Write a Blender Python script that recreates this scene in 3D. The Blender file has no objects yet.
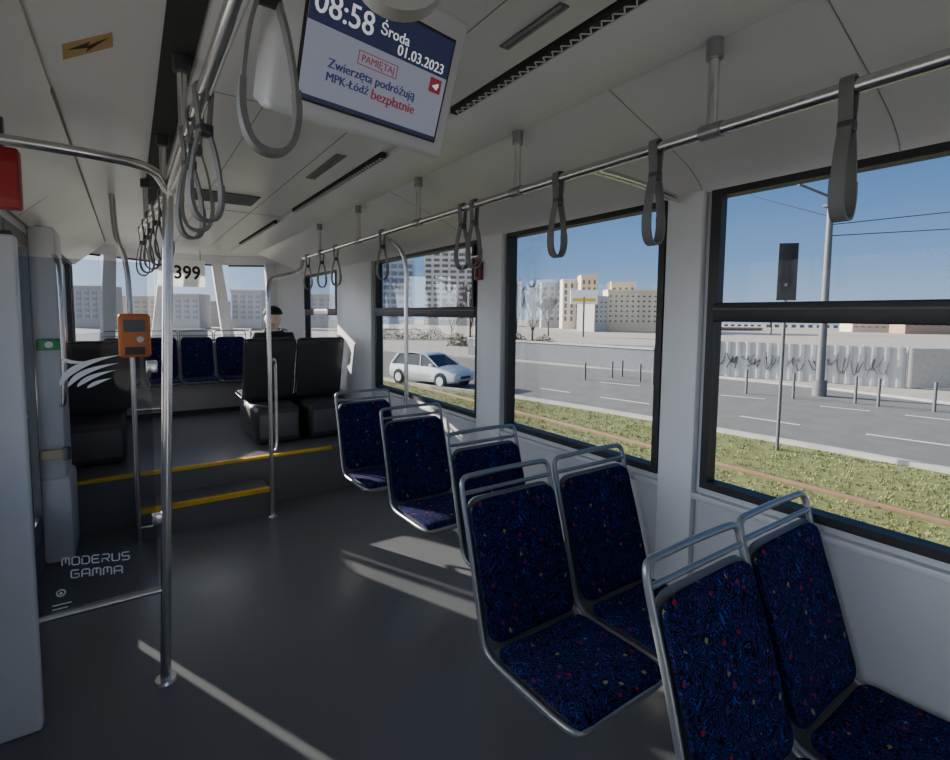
import bpy, bmesh, math, random
from mathutils import Vector, Matrix
random.seed(7)
C = bpy.context.scene.collection
V = Vector
# ------------------------------------------------------------------ camera model
FPX, PPX, PPY = 500.0, 475.0, 353.0
th, ph, ro = math.radians(34.53), math.radians(4.29), 0.010
Fv = V((math.sin(th)*math.cos(ph), math.cos(th)*math.cos(ph), -math.sin(ph)))
R0 = V((math.cos(th), -math.sin(th), 0)); U0 = R0.cross(Fv)
Rv = R0*math.cos(ro)+U0*math.sin(ro); Uv = U0*math.cos(ro)-R0*math.sin(ro)
CAM = V((0, 0, 1.6))
def ray(u, v): return Fv+Rv*((u-PPX)/FPX)+Uv*((PPY-v)/FPX)
def proj(p): d = V(p)-CAM; t = d.dot(Fv); return PPX+FPX*d.dot(Rv)/t, PPY-FPX*d.dot(Uv)/t
def onX(u, v, X): d = ray(u, v); return CAM+d*(X/d.x)
def onY(u, v, Y): d = ray(u, v); return CAM+d*(Y/d.y)
def onZ(u, v, Z): d = ray(u, v); return CAM+d*((Z-1.6)/d.z)
def atT(u, v, t): return CAM+ray(u, v)*t
GZ = -1.3
def G(u, v, z=GZ): return onZ(u, v, z)
cd = bpy.data.cameras.new('camera'); cam = bpy.data.objects.new('camera', cd); C.objects.link(cam)
cd.sensor_width = 36; cd.lens = 36*FPX/950; cd.shift_y = (PPY-380)/950; cd.clip_start = .02; cd.clip_end = 2000
M3 = Matrix((Rv, Uv, -Fv)).transposed(); cam.matrix_world = Matrix.Translation(CAM) @ M3.to_4x4()
bpy.context.scene.camera = cam

# ------------------------------------------------------------------ materials
def nt(name):
    m = bpy.data.materials.new(name); m.use_nodes = True
    n = m.node_tree; return m, n, n.nodes['Principled BSDF']
def mat(name, col, rough=.5, metal=0, var=.12, scale=8, bump=0, bscale=200, spec=None):
    m, n, p = nt(name)
    p.inputs['Roughness'].default_value = rough; p.inputs['Metallic'].default_value = metal
    if spec is not None: p.inputs['Specular IOR Level'].default_value = spec
    tc = n.nodes.new('ShaderNodeTexCoord'); no = n.nodes.new('ShaderNodeTexNoise')
    no.inputs['Scale'].default_value = scale; no.inputs['Detail'].default_value = 4
    n.links.new(tc.outputs['Object'], no.inputs['Vector'])
    r = n.nodes.new('ShaderNodeValToRGB')
    r.color_ramp.elements[0].position = .3; r.color_ramp.elements[1].position = .7
    r.color_ramp.elements[0].color = tuple(c*(1-var) for c in col)+(1,)
    r.color_ramp.elements[1].color = tuple(min(1, c*(1+var)) for c in col)+(1,)
    n.links.new(no.outputs['Fac'], r.inputs['Fac']); n.links.new(r.outputs['Color'], p.inputs['Base Color'])
    if bump:
        n2 = n.nodes.new('ShaderNodeTexNoise'); n2.inputs['Scale'].default_value = bscale
        b = n.nodes.new('ShaderNodeBump'); b.inputs['Strength'].default_value = bump; b.inputs['Distance'].default_value = .01
        n.links.new(tc.outputs['Object'], n2.inputs['Vector']); n.links.new(n2.outputs['Fac'], b.inputs['Height']); n.links.new(b.outputs['Normal'], p.inputs['Normal'])
    return m
def glass(name, tint=(.93, .95, .96), gloss=.06):
    m = bpy.data.materials.new(name); m.use_nodes = True; n = m.node_tree; n.nodes.clear()
    o = n.nodes.new('ShaderNodeOutputMaterial'); t = n.nodes.new('ShaderNodeBsdfTransparent'); g = n.nodes.new('ShaderNodeBsdfGlossy')
    t.inputs['Color'].default_value = (*tint, 1); g.inputs['Roughness'].default_value = .02
    f = n.nodes.new('ShaderNodeLayerWeight'); f.inputs['Blend'].default_value = .25
    mp = n.nodes.new('ShaderNodeMath'); mp.operation = 'MULTIPLY'; mp.inputs[1].default_value = gloss*4
    mx = n.nodes.new('ShaderNodeMixShader'); n.links.new(f.outputs['Fresnel'], mp.inputs[0]); n.links.new(mp.outputs[0], mx.inputs[0])
    n.links.new(t.outputs[0], mx.inputs[1]); n.links.new(g.outputs[0], mx.inputs[2]); n.links.new(mx.outputs[0], o.inputs[0])
    return m
def translucent(name, col):
    m = bpy.data.materials.new(name); m.use_nodes = True; n = m.node_tree; n.nodes.clear()
    o = n.nodes.new('ShaderNodeOutputMaterial'); a = n.nodes.new('ShaderNodeBsdfDiffuse'); b = n.nodes.new('ShaderNodeBsdfTranslucent')
    a.inputs[0].default_value = (*col, 1); b.inputs[0].default_value = (*col, 1); mx = n.nodes.new('ShaderNodeMixShader'); mx.inputs[0].default_value = .5
    n.links.new(a.outputs[0], mx.inputs[1]); n.links.new(b.outputs[0], mx.inputs[2]); n.links.new(mx.outputs[0], o.inputs[0]); return m
def emis(name, col, s=1.0):
    m, n, p = nt(name); p.inputs['Base Color'].default_value = (*[c*.3 for c in col], 1); p.inputs['Roughness'].default_value = .4
    p.inputs['Emission Color'].default_value = (*col, 1); p.inputs['Emission Strength'].default_value = s
    return m
def fabric():
    m, n, p = nt('patterned_fabric'); L = n.links.new
    p.inputs['Roughness'].default_value = .95; p.inputs['Specular IOR Level'].default_value = .12
    tc = n.nodes.new('ShaderNodeTexCoord')
    no = n.nodes.new('ShaderNodeTexNoise'); no.inputs['Scale'].default_value = 24; no.inputs['Detail'].default_value = .5; no.inputs['Distortion'].default_value = 2.6
    L(tc.outputs['Object'], no.inputs['Vector'])
    r = n.nodes.new('ShaderNodeValToRGB'); e = r.color_ramp.elements
    K = (.004, .004, .010, 1)
    e[0].position = .34; e[0].color = K; e[1].position = .70; e[1].color = K
    for pos, c in ((.385, (.014, .022, .13, 1)), (.41, K), (.468, K), (.49, (.028, .075, .42, 1)), (.512, (.012, .02, .11, 1)), (.527, K), (.588, K), (.61, (.07, .04, .25, 1)), (.637, K)):
        x = e.new(pos); x.color = c
    L(no.outputs['Fac'], r.inputs['Fac'])
    vo = n.nodes.new('ShaderNodeTexVoronoi'); vo.inputs['Scale'].default_value = 27; L(tc.outputs['Object'], vo.inputs['Vector'])
    sp = n.nodes.new('ShaderNodeSeparateColor'); L(vo.outputs['Color'], sp.inputs[0])
    wv = n.nodes.new('ShaderNodeTexNoise'); wv.inputs['Scale'].default_value = 90; L(tc.outputs['Object'], wv.inputs['Vector'])
    def mth(op, a, b):
        k = n.nodes.new('ShaderNodeMath'); k.operation = op
        if isinstance(a, (int, float)): k.inputs[0].default_value = a
        else: L(a, k.inputs[0])
        if isinstance(b, (int, float)): k.inputs[1].default_value = b
        else: L(b, k.inputs[1])
        return k.outputs[0]
    dd = mth('ADD', vo.outputs['Distance'], mth('MULTIPLY', mth('SUBTRACT', wv.outputs['Fac'], .5), .5))
    mask = mth('MULTIPLY', mth('LESS_THAN', dd, .19), mth('GREATER_THAN', sp.outputs[0], .52))
    c2 = n.nodes.new('ShaderNodeMix'); c2.data_type = 'RGBA'
    L(mth('GREATER_THAN', sp.outputs[1], .62), c2.inputs['Factor']); c2.inputs[6].default_value = (.26, .014, .05, 1); c2.inputs[7].default_value = (.28, .24, .11, 1)
    c3 = n.nodes.new('ShaderNodeMix'); c3.data_type = 'RGBA'; L(mask, c3.inputs['Factor']); L(r.outputs['Color'], c3.inputs[6]); L(c2.outputs[2], c3.inputs[7])
    L(c3.outputs[2], p.inputs['Base Color']); return m
def groundmat(name, cols, scale, rough=.95, bump=.3):
    m, n, p = nt(name); L = n.links.new; p.inputs['Roughness'].default_value = rough
    tc = n.nodes.new('ShaderNodeTexCoord'); no = n.nodes.new('ShaderNodeTexNoise'); no.inputs['Scale'].default_value = scale; no.inputs['Detail'].default_value = 8; no.inputs['Roughness'].default_value = .7
    L(tc.outputs['Object'], no.inputs['Vector']); r = n.nodes.new('ShaderNodeValToRGB'); e = r.color_ramp.elements
    e[0].position = .3; e[0].color = (*cols[0], 1); e[1].position = .7; e[1].color = (*cols[-1], 1)
    for i, c in enumerate(cols[1:-1]): x = e.new(.3+.4*(i+1)/(len(cols)-1)); x.color = (*c, 1)
    L(no.outputs['Fac'], r.inputs['Fac']); L(r.outputs['Color'], p.inputs['Base Color'])
    b = n.nodes.new('ShaderNodeBump'); b.inputs['Strength'].default_value = bump; L(no.outputs['Fac'], b.inputs['Height']); L(b.outputs['Normal'], p.inputs['Normal'])
    return m
M = dict(
 white=mat('white_panel', (.70, .71, .72), .36, var=.03, scale=3), wall=mat('wall_panel', (.53, .54, .56), .42, var=.04, scale=3),
 ceil=mat('ceiling_panel', (.66, .65, .65), .33, var=.04, scale=2), black=mat('black_rubber', (.012, .012, .014), .5),
 seam=mat('dark_seam', (.03, .03, .03), .8), fineseam=mat('panel_joint', (.26, .26, .26), .8), steel=mat('brushed_steel', (.66, .65, .64), .24, 1, var=.05, scale=30),
 frame=mat('grey_seat_frame', (.30, .31, .32), .32, .6, var=.05), shell=mat('grey_seat_shell', (.12, .125, .13), .5, var=.06),
 dark=mat('dark_grey_plastic', (.045, .047, .052), .45, var=.1), greyfab=mat('grey_seat_pad', (.05, .052, .06), .8, bump=.2),
 strap=mat('grey_strap', (.15, .15, .145), .55, var=.1), strapl=mat('light_strap', (.36, .35, .31), .5, var=.05),
 yellow=mat('yellow_strip', (.8, .5, .02), .5), orange=mat('orange_plastic', (.85, .2, .02), .4, var=.04), red=mat('red_plastic', (.30, .012, .018), .4),
 green=mat('green_plastic', (.03, .35, .08), .4), beige=mat('beige_plastic', (.5, .42, .28), .5), darkred=mat('dark_red_plastic', (.12, .015, .02), .4),
 fabric=fabric(), navy=emis('screen_navy', (.018, .025, .085), .45), screen=emis('screen_white', (.33, .35, .45), .40), screent=emis('screen_text_white', (.7, .7, .75), .65),
 scrnavy=emis('screen_text_navy', (.03, .03, .16), .4), scrred=emis('screen_red', (.30, .02, .05), .4), ink=mat('black_ink', (.01, .01, .01), .6),
 decal=mat('white_decal', (.9, .9, .9), .6, var=.02), sign=mat('sign_white', (.92, .92, .90), .5, var=.02), amber=mat('sticker_amber', (.42, .27, .1), .6, var=.05), plate=translucent('white_translucent_plate', (.95, .95, .93)),
 glass=glass('window_glass'), pglass=glass('partition_glass', (.78, .80, .83), .12),
 coat=mat('black_coat', (.012, .012, .015), .8), skin=mat('skin', (.85, .60, .48), .55, var=.05), trouser=mat('dark_trousers', (.02, .02, .03), .8),
 silver=mat('silver_paint', (.74, .76, .77), .25, .2, var=.02), carglass=mat('car_glass', (.02, .025, .03), .1), tyre=mat('tyre', (.015, .015, .015), .8),
 lamp=mat('headlamp', (.8, .82, .85), .15), concrete=mat('concrete', (.4, .39, .37), .9, var=.15, scale=2), metalpole=mat('grey_pole', (.10, .105, .11), .6),
 fence=mat('fence_sheet', (.36, .36, .35), .7, var=.12, scale=1), graf=mat('graffiti_paint', (.05, .05, .06), .8), fence2=mat('fence_beige', (.42, .40, .35), .8, var=.1), lanem=mat('lane_paint', (.6, .6, .58), .8),
 bark=mat('bark', (.07, .055, .042), .9), bush=mat('bush', (.13, .12, .075), .95, var=.4, scale=3), rust=mat('rusty_rail', (.20, .12, .07), .8),
 bbeige=mat('facade_beige', (.66, .55, .38), .9, var=.05, scale=.1), bwhite=mat('facade_white', (.58, .54, .47), .9, var=.04, scale=.1), bgrey=mat('facade_grey', (.34, .34, .35), .9, var=.05, scale=.1),
 bbrown=mat('facade_brown', (.34, .23, .17), .9, var=.1, scale=.1), bglass=mat('facade_window', (.10, .11, .13), .3), bblue=mat('facade_blue', (.22, .32, .46), .4), slate=mat('slate_wall', (.15, .16, .18), .9), wpale=mat('pale_window', (.36, .37, .39), .4),
)
def floormat():
    m, n, p = nt('speckled_vinyl'); L = n.links.new
    tc = n.nodes.new('ShaderNodeTexCoord'); a = n.nodes.new('ShaderNodeTexNoise'); a.inputs['Scale'].default_value = 260; a.inputs['Detail'].default_value = 2
    b = n.nodes.new('ShaderNodeTexNoise'); b.inputs['Scale'].default_value = 1.2; b.inputs['Detail'].default_value = 1
    L(tc.outputs['Object'], a.inputs['Vector']); L(tc.outputs['Object'], b.inputs['Vector'])
    r = n.nodes.new('ShaderNodeValToRGB'); e = r.color_ramp.elements; e[0].position = .35; e[0].color = (.11, .115, .123, 1); e[1].position = .7; e[1].color = (.165, .172, .183, 1)
    L(a.outputs['Fac'], r.inputs['Fac'])
    r2 = n.nodes.new('ShaderNodeValToRGB'); e = r2.color_ramp.elements; e[0].position = .2; e[0].color = (.27,)*3+(1,); e[1].position = .8; e[1].color = (.33,)*3+(1,)
    L(b.outputs['Fac'], r2.inputs['Fac']); L(r2.outputs['Color'], p.inputs['Roughness']); L(r.outputs['Color'], p.inputs['Base Color']); return m
M['floor'] = floormat()
M['grass'] = groundmat('grass_ground', [(.12, .12, .045), (.155, .175, .05), (.215, .21, .08)], 2.0)
M['blade'] = mat('grass_blade', (.175, .19, .06), .8, var=.3, scale=2)
M['asphalt'] = groundmat('asphalt', [(.12, .118, .115), (.145, .143, .14), (.175, .172, .165)], 1.5, .85, .1)
M['paving'] = groundmat('paving', [(.31, .285, .25), (.38, .355, .31), (.29, .27, .24)], .6, .9, .1)

# ------------------------------------------------------------------ mesh helpers
def chaikin(pts, n=2, closed=False):
    pts = [V(p) for p in pts]
    for _ in range(n):
        out = [] if closed else [pts[0]]
        L = len(pts)
        for i in range(L if closed else L-1):
            a, b = pts[i], pts[(i+1) % L]
            out += [a.lerp(b, .25), a.lerp(b, .75)]
        if not closed: out.append(pts[-1])
        pts = out
    return pts
class MB:
    def __init__(s): s.bm = bmesh.new()
    def box(s, x0, x1, y0, y1, z0, z1, bev=0, mtx=None, seg=2):
        t = bmesh.new(); bmesh.ops.create_cube(t, size=1)
        for v in t.verts: v.co = V(((x0+x1)/2+v.co.x*(x1-x0), (y0+y1)/2+v.co.y*(y1-y0), (z0+z1)/2+v.co.z*(z1-z0)))
        if bev: bmesh.ops.bevel(t, geom=t.edges[:], offset=bev, segments=seg, affect='EDGES', profile=.5)
        if mtx: bmesh.ops.transform(t, matrix=mtx, verts=t.verts)
        s.merge(t); return s
    def merge(s, t):
        me = bpy.data.meshes.new('tmp'); t.to_mesh(me); t.free(); s.bm.from_mesh(me); bpy.data.meshes.remove(me)
    def addmesh(s, me): s.bm.from_mesh(me); return s
    def face(s, pts): s.bm.faces.new([s.bm.verts.new(V(p)) for p in pts]); return s
    def prism(s, pts, d):
        d = V(d); a = [s.bm.verts.new(V(p)) for p in pts]; b = [s.bm.verts.new(V(p)+d) for p in pts]
        s.bm.faces.new(a); s.bm.faces.new(b[::-1]); n = len(a)
        for i in range(n): s.bm.faces.new((a[i], b[i], b[(i+1) % n], a[(i+1) % n]))
        return s
    def tube(s, pts, r, seg=10, closed=False, r2=None):
        pts = [V(p) for p in pts]; n = len(pts); rings = []; up = None
        for i, p in enumerate(pts):
            if closed: t = pts[(i+1) % n]-pts[i-1]
            else: t = pts[min(i+1, n-1)]-pts[max(i-1, 0)]
            if t.length < 1e-9: t = V((0, 0, 1))
            t.normalize()
            if up is None: up = V((0, 0, 1)) if abs(t.z) < .9 else V((1, 0, 0))
            up = (up-t*up.dot(t)); up.normalize(); w = t.cross(up)
            rr = r if r2 is None else r+(r2-r)*i/(n-1)
            rings.append([s.bm.verts.new(p+(up*math.cos(2*math.pi*k/seg)+w*math.sin(2*math.pi*k/seg))*rr) for k in range(seg)])
        for i in range(n if closed else n-1):
            A, B = rings[i], rings[(i+1) % n]
            for k in range(seg): s.bm.faces.new((A[k], A[(k+1) % seg], B[(k+1) % seg], B[k]))
        if not closed: s.bm.faces.new(rings[0][::-1]); s.bm.faces.new(rings[-1])
        return s
    def ribbon(s, pts, axis, w, t, closed=True):
        pts = [V(p) for p in pts]; n = len(pts); axis = V(axis); rings = []
        for i, p in enumerate(pts):
            tg = (pts[(i+1) % n]-pts[i-1]) if closed else pts[min(i+1, n-1)]-pts[max(i-1, 0)]
            nn = tg.cross(axis); nn.normalize()
            rings.append([s.bm.verts.new(p+axis*a*w/2+nn*b*t/2) for a, b in ((-1, -1), (1, -1), (1, 1), (-1, 1))])
        for i in range(n if closed else n-1):
            A, B = rings[i], rings[(i+1) % n]
            for k in range(4): s.bm.faces.new((A[k], A[(k+1) % 4], B[(k+1) % 4], B[k]))
        if not closed: s.bm.faces.new(rings[0][::-1]); s.bm.faces.new(rings[-1])
        return s
    def ball(s, c, r, sc=(1, 1, 1), seg=14):
        t = bmesh.new(); bmesh.ops.create_uvsphere(t, u_segments=seg, v_segments=max(6, seg*2//3), radius=r)
        for v in t.verts: v.co = V((v.co.x*sc[0], v.co.y*sc[1], v.co.z*sc[2]))+V(c)
        s.merge(t); return s
    def cyl(s, c, r, h, axis='Z', seg=20, r2=None):
        a = {'X': V((1, 0, 0)), 'Y': V((0, 1, 0)), 'Z': V((0, 0, 1))}[axis]; c = V(c)
        return s.tube([c, c+a*h], r, seg, r2=r2)
    def sheet(s, prof, hw, t, dish=0, nx=8, corner=.05):
        P = [V((0, a, b)) for a, b in prof]; S = [0]
        for i in range(1, len(P)): S.append(S[-1]+(P[i]-P[i-1]).length)
        N = 26; Q = []
        for k in range(N+1):
            x = .5-.5*math.cos(math.pi*k/N); d = S[-1]*x
            i = max(j for j in range(len(S)) if S[j] <= d+1e-9); i = min(i, len(S)-2)
            f = (d-S[i])/max(1e-9, S[i+1]-S[i]); Q.append((P[i].lerp(P[i+1], f), d))
        top, bot = [], []
        for i, (p, d) in enumerate(Q):
            tg = Q[min(i+1, N)][0]-Q[max(i-1, 0)][0]; tg.normalize(); nn = V((0, -tg.z, tg.y))
            e = min(d, S[-1]-d); sh = corner-math.sqrt(max(0, corner**2-(corner-e)**2)) if e < corner else 0
            h = hw-sh; te = t/2*min(1, .35+e/(t*.8)); ra, rb = [], []
            for k in range(nx+1):
                x = -1+2*k/nx; off = nn*dish*x*x; edge = 1-.55*abs(x)**8
                ra.append(s.bm.verts.new(V((x*h, 0, 0))+p+off+nn*te*edge)); rb.append(s.bm.verts.new(V((x*h, 0, 0))+p+off-nn*te*edge))
            top.append(ra); bot.append(rb)
        for i in range(N):
            for k in range(nx):
                s.bm.faces.new((top[i][k], top[i][k+1], top[i+1][k+1], top[i+1][k])); s.bm.faces.new((bot[i][k], bot[i+1][k], bot[i+1][k+1], bot[i][k+1]))
            s.bm.faces.new((top[i][0], top[i+1][0], bot[i+1][0], bot[i][0])); s.bm.faces.new((top[i][nx], bot[i][nx], bot[i+1][nx], top[i+1][nx]))
        for k in range(nx):
            s.bm.faces.new((top[0][k], bot[0][k], bot[0][k+1], top[0][k+1])); s.bm.faces.new((top[N][k], top[N][k+1], bot[N][k+1], bot[N][k]))
        return s
    def build(s, name, m, parent=None, origin=None, smooth=True):
        bm = s.bm; bmesh.ops.recalc_face_normals(bm, faces=bm.faces)
        if origin is not None: bmesh.ops.translate(bm, vec=-V(origin), verts=bm.verts)
        me = bpy.data.meshes.new(name); bm.to_mesh(me); bm.free()
        if smooth:
            for p in me.polygons: p.use_smooth = True
            me.set_sharp_from_angle(angle=math.radians(38))
        me.materials.append(M[m]); o = bpy.data.objects.new(name, me); C.objects.link(o)
        if parent: o.parent = parent
        elif origin is not None: o.location = origin
        return o
def tag(o, label, cat, group=None, kind=None):
    if kind != 'structure' or label: o['label'] = label
    if cat: o['category'] = cat
    if group: o['group'] = group
    if kind: o['kind'] = kind
    return o
def thing(name, loc, label, cat, group=None, rz=0, kind=None):
    o = bpy.data.objects.new(name, None); C.objects.link(o); o.location = loc; o.rotation_euler = (0, 0, rz); o.empty_display_size = .1
    return tag(o, label, cat, group, kind)
def struct(o, label=None, cat='structure'):
    o['kind'] = 'structure'
    if label: o['label'] = label; o['category'] = cat
    return o
def dup(root, loc, label=None, group=None, rz=None, skip=()):
    r = root.copy(); C.objects.link(r); r.location = loc
    if rz is not None: r.rotation_euler = (0, 0, rz)
    if label: r['label'] = label
    if group: r['group'] = group
    for ch in list(root.children):
        if ch.name.split('.')[0] in skip: continue
        c = ch.copy(); C.objects.link(c); c.parent = r
        for g in list(ch.children): d = g.copy(); C.objects.link(d); d.parent = c
    return r
def text(body, size, m, parent, o, ux, uy, name='lettering', width=None, bold=0, ext=.0004, dbl=0, height=None):
    cu = bpy.data.curves.new('t', 'FONT'); cu.body = body; cu.size = size; cu.offset = bold; cu.align_x = 'CENTER'; cu.align_y = 'CENTER'; cu.extrude = ext; cu.resolution_u = 3
    t = bpy.data.objects.new('t', cu); C.objects.link(t); bpy.context.view_layer.update()
    me = bpy.data.meshes.new_from_object(t.evaluated_get(bpy.context.evaluated_depsgraph_get())); bpy.data.objects.remove(t)
    me.name = name
    xs = [v.co.x for v in me.vertices]; zs = [v.co.y for v in me.vertices]; sc = 1; sy = 1
    if width and xs: sc = sy = width/(max(xs)-min(xs))
    if height: sy = height/(max(zs)-min(zs))
    ux = V(ux).normalized(); uy = V(uy).normalized(); n = ux.cross(uy); o = V(o)
    for v in me.vertices: v.co = o+ux*v.co.x*sc+uy*v.co.y*sy+n*v.co.z
    if dbl:
        b = bmesh.new(); b.from_mesh(me); m2 = me.copy(); m2.transform(Matrix.Translation(ux*dbl+n*.0002)); b.from_mesh(m2); b.to_mesh(me); b.free(); bpy.data.meshes.remove(m2)
    me.materials.clear(); me.materials.append(M[m]); ob = bpy.data.objects.new(name, me); C.objects.link(ob)
    if parent: ob.parent = parent
    return ob

# ------------------------------------------------------------------ tram shell
W, LW, CZ = 1.93, -.5, 2.37
WB, WT = .90, 2.107
f = MB().box(LW-.05, W+.05, -2.5, 4.42, -.08, 0).build('floor', 'floor'); struct(f)
p = MB().box(LW, W, 4.4, 7.7, -.05, .40).box(-.01, .866, 4.12, 4.4, -.04, .215).build('platform', 'floor', f, smooth=False)
ys = MB().box(-.01, .866, 4.11, 4.15, .19, .222).build('edge_strip', 'yellow', f)
ys2 = MB().box(LW, 1.46, 4.39, 4.43, .385, .407).build('edge_strip', 'yellow', f)
def wall_side(name, X, out, openings, y0, y1):
    t = .07*out; xa, xb = min(X, X+t), max(X, X+t); mb = MB()
    mb.box(xa, xb, y0, y1, -.05, min(o[2] for o in openings)-0).box(xa, xb, y0, y1, max(o[3] for o in openings), 2.45)
    ys_ = y0; zb = min(o[2] for o in openings); zt = max(o[3] for o in openings)
    for (a, b, c, d) in sorted(openings):
        if a > ys_: mb.box(xa, xb, ys_, a, zb, zt)
        if c > zb: mb.box(xa, xb, a, b, zb, c)
        if d < zt: mb.box(xa, xb, a, b, d, zt)
        ys_ = b
    mb.box(xa, xb, ys_, y1, zb, zt)
    return struct(mb.build(name, 'wall', smooth=False))
RO = [(-1.9, -.4, WB, WT), (-.2, 1.14, WB, WT), (1.346, 2.459, WB, WT), (2.76, 4.47, WB, WT), (5.5, 6.8, 1.1, WT)]
wr = wall_side('wall_right', W, 1, RO, -2.5, 6.95)
LO = [(-1.9, -.3, WB, WT), (-.1, 2.3, .9, WT), (2.6, 4.0, .12, 2.05), (4.5, 5.5, 1.42, WT), (5.65, 6.8, 1.1, WT)]
wl = wall_side('wall_left', LW, -1, LO, -2.5, 6.95)
MB().box(W-.035, W+.01, 1.16, 1.326, .0, 2.11, .012).build('pillar_cover', 'white', wr)
MB().box(W-.035, W+.01, 2.48, 2.74, .0, 2.11, .012).build('pillar_cover', 'white', wr)
MB().box(W-.045, W+.01, 4.50, 5.46, .4, 2.11, .02).build('pillar_cover', 'white', wr)
MB().box(W-.03, W+.005, -2.5, 4.4, .06, .10).build('kick_trim', 'dark', wr)
MB().box(W-.03, W+.01, -2.5, 4.47, .845, .875, .008).build('sill_trim', 'wall', wr)
def window(n, X, y0, y1, z0, z1, split, out=1):
    w = thing('window_%d' % n, (X, (y0+y1)/2, z0), None, None); del w['label']; w['kind'] = 'structure'; og = w.location.copy()
    a, b = (X-.012, X+.05) if out > 0 else (X-.05, X+.012); fw = .03
    fr = MB().box(a, b, y0, y1, z0, z0+fw).box(a, b, y0, y1, z1-fw, z1).box(a, b, y0, y0+fw, z0+fw, z1-fw).box(a, b, y1-fw, y1, z0+fw, z1-fw).build('window_frame', 'black', w, og, smooth=False)
    xc = X+.02*out
    MB().box(xc-.003, xc+.003, y0+fw, y1-fw, z0+fw, z1-fw).build('window_glass', 'glass', w, og, smooth=False)
    if split:
        MB().box(X-.02, X+.02, y0+fw, y1-fw, 1.585, 1.66, .006).build('sash_bar', 'black', w, og)
        MB().box(X-.024, X-.018, y0+fw, y1-fw, 1.632, 1.638).build('sash_track', 'metalpole', w, og)
        MB().box(X-.03, X-.0, y0+fw, y0+fw+.022, 1.66, z1-fw).build('sash_stile', 'black', w, og)
        MB().box(X-.03, X-.0, y1-fw-.022, y1-fw, 1.66, z1-fw).build('sash_stile', 'black', w, og)
    if out < 0 and y0 > 5.6:  # dividers added to split and narrow the sun streak on the floor
        MB().box(X-.03, X+.012, 6.50, 6.56, z0+fw, z1-fw).build('window_stile', 'black', w, og)
        MB().box(X-.03, X+.012, 6.68, 6.77, z0+fw, z1-fw).build('window_stile', 'black', w, og)
    return w
for i, (o, sp) in enumerate(zip(RO, (1, 1, 0, 1, 1))): window(i+1, W, *o, sp)
for i, (o, sp) in enumerate(zip(LO, (1, 0, 0, 0, 0))):
    if i != 2: window(i+10, LW, *o, 0, -1)
dr = thing('door_1', (LW, 3.3, 0), None, None); del dr['label']; dr['kind'] = 'structure'; og = dr.location.copy()
for a, b in ((2.6, 3.28), (3.32, 4.0)):
    sl_ = .225 if b > 3.5 else .05  # solid lower panels and glass slit invented to shape a thin floor sun streak
    MB().box(LW-.05, LW+.01, a, b, .0, .2).box(LW-.05, LW+.01, a, b, 1.97, 2.05).box(LW-.05, LW+.01, a, a+.05, .2, 1.97).box(LW-.05, LW+.01, b-.03, b, .2, 1.97).box(LW-.04, LW, a+.05, b-sl_, .2, 1.0).box(LW-.04, LW, b-sl_, b-.03, .2, .34).build('door_leaf', 'shell', dr, og, smooth=False)
    MB().box(LW-.02, LW-.014, a+.05, b-.03, 1.0, 1.97).box(LW-.02, LW-.014, b-sl_, b-.03, .34, 1.0).build('door_glass', 'glass', dr, og, smooth=False)
# rear
RP = [(W+.04, 6.92), (1.62, 7.2), (1.08, 7.6), (.30, 7.6), (-.22, 7.2), (LW-.04, 6.92)]
RT = 2.25
mb = MB()
def seg(mb, a, b, z0, z1, t=.05, e0=0, e1=0):
    a, b = V((*a, 0)), V((*b, 0)); d = (b-a).normalized(); n = V((-d.y, d.x, 0)); a = a+d*e0; b = b-d*e1
    if n.y < 0: n = -n
    mb.prism([a+V((0, 0, z0)), b+V((0, 0, z0)), b+V((0, 0, z0))+n*t, a+V((0, 0, z0))+n*t], (0, 0, z1-z0))
for i in range(5):
    seg(mb, RP[i], RP[i+1], .0, 1.22); seg(mb, RP[i], RP[i+1], RT, 2.45)
seg(mb, RP[0], RP[1], 1.2, RT+.02)
for i in (1, 2, 3, 4):
    x, y = RP[i]; sgn = -1 if x > .7 else 1; ln = .10*sgn if i in (2, 3) else .05*sgn
    mb.prism([(x-.075-ln*.3, y-.03, 1.2), (x+.075-ln*.3, y-.03, 1.2), (x+.06+ln, y-.03, RT+.02), (x-.06+ln, y-.03, RT+.02)], (0, .09, 0))
wre = struct(mb.build('wall_rear', 'white', smooth=False))
for i, k in enumerate((1, 2, 3, 4)):
    a, b = RP[k], RP[k+1]; c = ((a[0]+b[0])/2, (a[1]+b[1])/2, 1.22)
    w = thing('window_%d' % (20+i), c, None, None); del w['label']; w['kind'] = 'structure'
    m1 = MB(); seg(m1, a, b, 1.22, 1.245, .03, .05, .05); seg(m1, a, b, RT-.02, RT, .03, .05, .05); m1.build('window_frame', 'black', w, c)
    m1 = MB(); seg(m1, a, b, 1.245, RT-.02, .006, .05, .05); m1.build('window_glass', 'glass', w, c, smooth=False)
mb = MB(); mb.box(LW-.07, W+.07, -2.57, -2.5, -.05, .9).box(LW-.07, W+.07, -2.57, -2.5, 2.05, 2.45).box(LW-.07, -.3, -2.57, -2.5, .9, 2.05).box(1.75, W+.07, -2.57, -2.5, .9, 2.05)
struct(mb.build('wall_front', 'white', smooth=False))
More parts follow.
